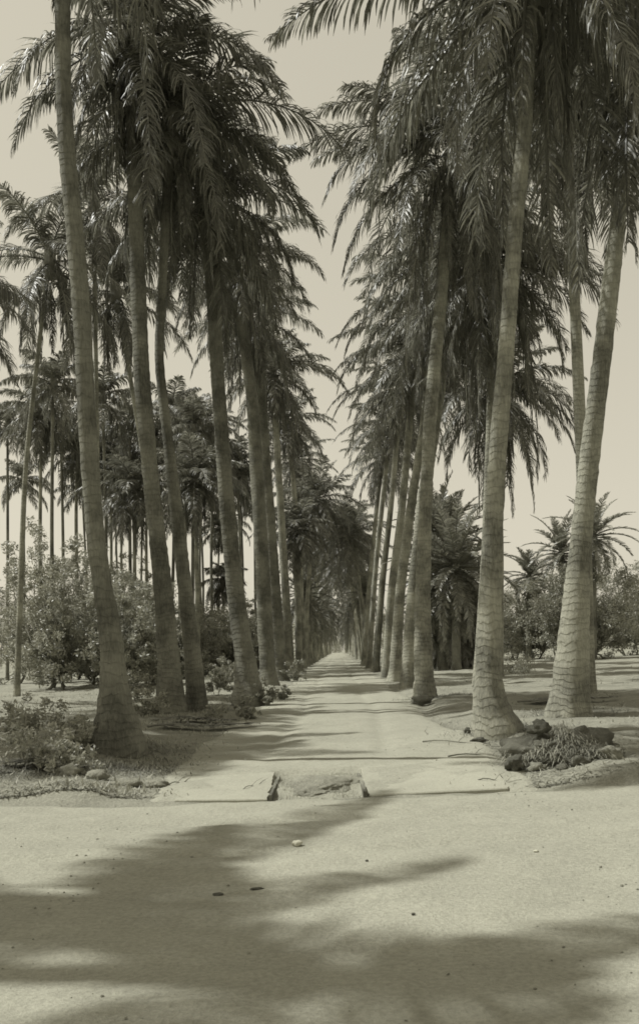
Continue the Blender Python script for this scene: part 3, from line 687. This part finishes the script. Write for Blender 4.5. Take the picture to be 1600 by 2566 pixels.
# ------------------------------------------------------------------ decayed stump draped in dry grass, on the right
ds = gdepth(1300, 1815, .0); ps = P(1318, 1815, ds)
st = empty('tree_stump', (ps.x, ds, gz(ps.x, ds)), 'decayed palm stump draped in dry grass at the right edge', 'stump')
blob('stump_body', '', '', (0.08, .25, .02), (.66, .5, .38), 31, M_ROOT, parent=st, sub=5, amp=.28)
rng = np.random.default_rng(77); mb = MB()
for i in range(5200):
    a = rng.random() * 6.283; rr = rng.random() ** .6
    x, y = .10 + .78 * rr * math.cos(a), .20 + .6 * rr * math.sin(a)
    lump = .72 + .28 * math.sin(x * 7 + 1) * math.cos(y * 6) + .12 * math.sin(x * 17)
    z = .02 + .40 * lump * math.sqrt(max(0, 1 - rr * rr)) + rng.normal() * .02
    a2 = rng.random() * 6.283 if rng.random() < .6 else a + rng.normal() * .6; l = .04 + .13 * rng.random() ** 2
    el = rng.normal() * .3
    p0 = np.array([x, y, z]); p1 = p0 + np.array([math.cos(a2) * l * .6, math.sin(a2) * l * .6, l * el]); p2 = p1 + np.array([math.cos(a2) * l * .5, math.sin(a2) * l * .5, -l * .35])
    w_ = np.array([-math.sin(a2), math.cos(a2), 0]) * .003
    V = [p0 - w_, p0 + w_, p1 - w_, p1 + w_, p2 - w_ * .3, p2 + w_ * .3]; mb.add(V, [(0, 1, 3, 2), (2, 3, 5, 4)])
link('dry_grass_cover', mb.mesh('straw', M_DRY), st)
for i, (px, py, r, lb) in enumerate([(1218, 1808, (.10, .09, .09), 'charred lump at the left foot of the grassy stump'),
                                     (1275, 1722, (.11, .10, .08), 'dark burnt chunk on top left of the grassy stump')]):
    d = ds - .25 + .3 * i; p = P(px, py, d)
    blob('charred_chunk', lb, 'burnt wood', (p.x, d, p.z), r, 41 + i, M_EARTH, 'burnt chunks about the stump', amp=.45)
for i, (dx_, dy_, r, lb) in enumerate([(-.30, -.32, (.10, .08, .06), 'small earthy lump low in front of the grassy stump'),
                                       (.22, -.38, (.13, .09, .07), 'broken piece of palm root in front of the grassy stump'),
                                       (.58, -.22, (.15, .12, .09), 'largest broken piece at the right foot of the grassy stump'),
                                       (-.05, -.48, (.07, .06, .04), 'smallest lump on the sand before the grassy stump')]):
    q = (ps.x + dx_, ds + dy_)
    blob('rubble_lump', lb, 'rubble', (q[0], q[1], gz(*q) + r[2] * .5), r, 70 + i, M_ROOT if i % 2 else M_VERGE, 'rubble about the stump', amp=.4)
# charred root bits left of the nearest right palm
for i, (px, py, r, lb) in enumerate([(1102, 1722, (.055, .06, .05), 'small black root stub left of the nearest right trunk'),
                                     (1130, 1735, (.12, .06, .04), 'flat charred root in front of the nearest right trunk'),
                                     (995, 1650, (.26, .2, .14), 'pale root ledge bulging from the second right palm')]):
    d = gdepth(px, py + 8, .1); p = P(px, py, d)
    blob('root_stub', lb, 'root', (p.x, d - .15, gz(p.x, d) + r[2] * .8), r, 51 + i, M_ROOT if i == 2 else M_EARTH, 'root stubs below the right-hand palms', amp=.4)
# dark hollow soil banked between second and third left palms
# dead twigs
def twig(label, px, py, L, az, seed, curl=.2, r=.008):
    d = gdepth(px, py, .0); p = P(px, py, d); rng = random.Random(seed); mb = MB()
    pts = []; x, y, a = 0, 0, az
    for i in range(9):
        pts.append((x, y, gz(p.x + x, d + y) - gz(p.x, d) + .03 + .02 * math.sin(i))); a += rng.uniform(-curl, curl); x += math.cos(a) * L / 8; y += math.sin(a) * L / 8
    tube(mb, pts, np.linspace(r, r * .3, 9), 5)
    for k2 in (3, 5):
        q = pts[k2]; tube(mb, [q, (q[0] + .06, q[1] + .05, q[2] + .05), (q[0] + .13, q[1] + .06, q[2] + .08)], [r * .5, r * .35, r * .15], 4)
    tag(link('twig', mb.mesh('twig', M_WOOD, True), None, (p.x, d, gz(p.x, d))), label, 'twig', 'fallen twigs and fronds')
twig('bare twig standing from the shaded culvert bank', 400, 1858, .35, .9, 1)
twig('thin twig lying on the left slab', 575, 1862, .5, 1.0, 2, .1, .005)
twig('long root line crossing the sand toward the nearest right palm', 1000, 1762, 1.6, -.5, 3, .12, .012)
twig('crooked twig lying at the edge of the right slab', 1130, 1842, .5, .1, 4)
twig('fallen frond stem on the ground right of the culvert', 1060, 1795, 1.0, .1, 5, .1, .011)

# ------------------------------------------------------------------ litter and dry grass as ground cover
rng = np.random.default_rng(123); mb = MB(); n = 45000
y = 10.9 + 40 * rng.random(n) ** 2.2; sx = np.where(rng.random(n) < .6, -1, 1)
x = sx * (2.0 + .35 * rng.normal(size=n) + rng.random(n) ** 1.2 * (2.2 + y * .22)) - .1
dens = wob(x * .8 + 5, y * .7) + .25 * rng.normal(size=n) + np.where(x < 0, .12, -.05); k2 = dens > -.02; x = x[k2]; y = y[k2]; n = len(x)
z = ground(x, y); a = rng.random(n) * 6.283; l = (.02 + .05 * rng.random(n)) * (1 + y * .02); el = rng.random(n) ** 4 * .9
dx = np.stack([np.cos(a) * np.cos(el), np.sin(a) * np.cos(el), np.sin(el)], -1) * l[:, None]
wv = np.stack([-np.sin(a), np.cos(a), 0 * a], -1) * (l * .13)[:, None]
p = np.stack([x, y, z + .006], -1)
mb.add(np.stack([p - wv, p + wv, p + dx + wv * .3, p + dx - wv * .3], 1).reshape(-1, 3), np.arange(4 * n).reshape(-1, 4))
tag(link('leaf_litter', mb.mesh('litter', M_DRY)), 'dry grass and leaf litter scattered over both verges', 'leaf litter', kind='stuff')
rng = np.random.default_rng(124); mb = MB(); n = 16000
y = 11.0 + 30 * rng.random(n) ** 1.8; x = -2.3 - rng.random(n) ** 1.1 * (1.8 + y * .25) + .2 * rng.normal(size=n)
dens = wob(x * 1.1 + 2, y * 1.0 + 1) + .2 * rng.normal(size=n); k2 = dens > .34; x = x[k2]; y = y[k2]; n = len(x)
z = ground(x, y); a = rng.random(n) * 6.283; l = .03 + .09 * rng.random(n); el = .7 + rng.random(n) * .8
dx = np.stack([np.cos(a) * np.cos(el), np.sin(a) * np.cos(el), np.sin(el)], -1) * l[:, None]
wv = np.stack([-np.sin(a), np.cos(a), 0 * a], -1) * .011
p = np.stack([x, y, z], -1)
mb.add(np.stack([p - wv, p + wv, p + dx + wv * .2, p + dx - wv * .2], 1).reshape(-1, 3), np.arange(4 * n).reshape(-1, 4))
tag(link('ground_weeds', mb.mesh('weeds', M_LEAF)), 'low dark weeds growing in patches on the left verge', 'weeds', kind='stuff')
rng = np.random.default_rng(125); mb = MB(); n = 2500
x = rng.uniform(-.76, .2, n); y = rng.uniform(10.7, 12.4, n); z = ground(x, y); a = rng.random(n) * 6.283; l = .03 + .05 * rng.random(n); el = .3 + rng.random(n)
dx = np.stack([np.cos(a) * np.cos(el), np.sin(a) * np.cos(el), np.sin(el)], -1) * l[:, None]; wv = np.stack([-np.sin(a), np.cos(a), 0 * a], -1) * .003
p = np.stack([x, y, z], -1); mb.add(np.stack([p - wv, p + wv, p + dx + wv * .2, p + dx - wv * .2], 1).reshape(-1, 3), np.arange(4 * n).reshape(-1, 4))
tag(link('dry_grass', mb.mesh('gapgrass', M_DRY)), 'short dry grass on the earth between the two slabs', 'grass', kind='stuff')

# ---- gravel and fallen bits on the two roads
rng = np.random.default_rng(321); mb = MB(); n = 5000
y = 2.5 + 38 * rng.random(n) ** 1.7; x = rng.normal(size=n) * (1.2 + .5 * (y < 10.6) * 3.2) ; x = np.where(rng.random(n) < .35, np.sign(x) * (1.7 + .4 * np.abs(rng.normal(size=n))), x)
k2 = wob(x * .7 + 9, y * .6 + 2) + .35 * rng.normal(size=n) > .05; x = x[k2]; y = y[k2]; n = len(x)
z = ground(x, y) + .018; r = .003 + .008 * rng.random(n) ** 5; a = rng.random(n) * 6.283; e = .5 + .5 * rng.random(n)
c = np.stack([x, y, z], -1); A = np.stack([np.cos(a), np.sin(a), 0 * a], -1) * r[:, None]; B = np.stack([-np.sin(a), np.cos(a), 0 * a], -1) * (r * e)[:, None]; U = np.array([[0, 0, 1.]]) * (r * .8)[:, None]
V = np.stack([c - A - B, c + A - B, c + A + B, c - A + B, c - A * .6 - B * .5 + U, c + A * .5 - B * .6 + U, c + A * .6 + B * .6 + U, c - A * .5 + B * .6 + U], 1)
base = np.arange(n)[:, None] * 8
Q = np.concatenate([base + np.array([q]) for q in ((4, 5, 6, 7), (0, 1, 5, 4), (1, 2, 6, 5), (2, 3, 7, 6), (3, 0, 4, 7))])
mb.add(V.reshape(-1, 3), Q)
tag(link('gravel', mb.mesh('gravel', M_VERGE)), 'fine gravel and crumbs of earth scattered over the sandy roads', 'gravel', kind='stuff')

def fallen(label, px, py, az, L, seed):
    d = gdepth(px, py, .05); p = P(px, py, d); rng = np.random.default_rng(seed); mb = MB()
    frond(mb, rng, az, .10, .16, L, 0, o=(0, 0, .10), leaf=.36, hang=.35)
    V = np.concatenate(mb.v); g0 = gz(p.x, d)
    gg = ground(V[:, 0] + p.x, V[:, 1] + d) - g0
    V[:, 2] = np.maximum(V[:, 2] * .5, 0) + gg + .012
    mb.v = [V]
    mb.q = [np.concatenate(mb.q)]
    tag(link('fallen_frond', mb.mesh('fallen_frond', M_DEAD), None, (p.x, d, g0)), label, 'fallen frond', 'dead fronds fallen on the verges')
fallen('dead frond fallen between the two nearest left trunks', 350, 1735, .5, 2.2, 1)
fallen('dead frond lying on the left bank behind the corner rock', 200, 1835, 2.6, 1.6, 2)
fallen('dead frond lying on the ground beyond the nearest right trunk', 1225, 1675, .3, 2.4, 3)
fallen('dead frond at the road edge below the leaning palm', 560, 1705, 3.6, 1.8, 4)
rng = np.random.default_rng(555); mb = MB()
for bx, by, rr_, cnt in ((-3.45, 15.1, .75, 5200), (2.75, 16.2, .75, 3200), (-4.3, 25, .9, 2500), (-3.6, 25.3, .8, 2500), (-2.75, 31, .9, 2500), (2.65, 28.2, .8, 1800), (4.4, 19.6, .8, 2200), (-2.9, 13.2, .8, 2200), (-4.2, 12.4, .9, 2600)):
    a0 = rng.random(cnt) * 6.283; r0 = rr_ * np.abs(rng.normal(size=cnt)) ** .8
    x = bx + r0 * np.cos(a0); y = by - .1 + r0 * np.sin(a0) * .9; z = ground(x, y)
    a = rng.random(cnt) * 6.283; l = .03 + .10 * rng.random(cnt) ** 2; el = rng.random(cnt) ** 3
    dx = np.stack([np.cos(a) * np.cos(el), np.sin(a) * np.cos(el), np.sin(el)], -1) * l[:, None]; wv = np.stack([-np.sin(a), np.cos(a), 0 * a], -1) * .006
    p = np.stack([x, y, z + .008], -1); mb.add(np.stack([p - wv, p + wv, p + dx + wv * .3, p + dx - wv * .3], 1).reshape(-1, 3), np.arange(4 * cnt).reshape(-1, 4))
tag(link('bark_litter', mb.mesh('bark_litter', M_DEAD)), 'dark fibrous litter heaped about the feet of the nearer palms', 'litter', kind='stuff')
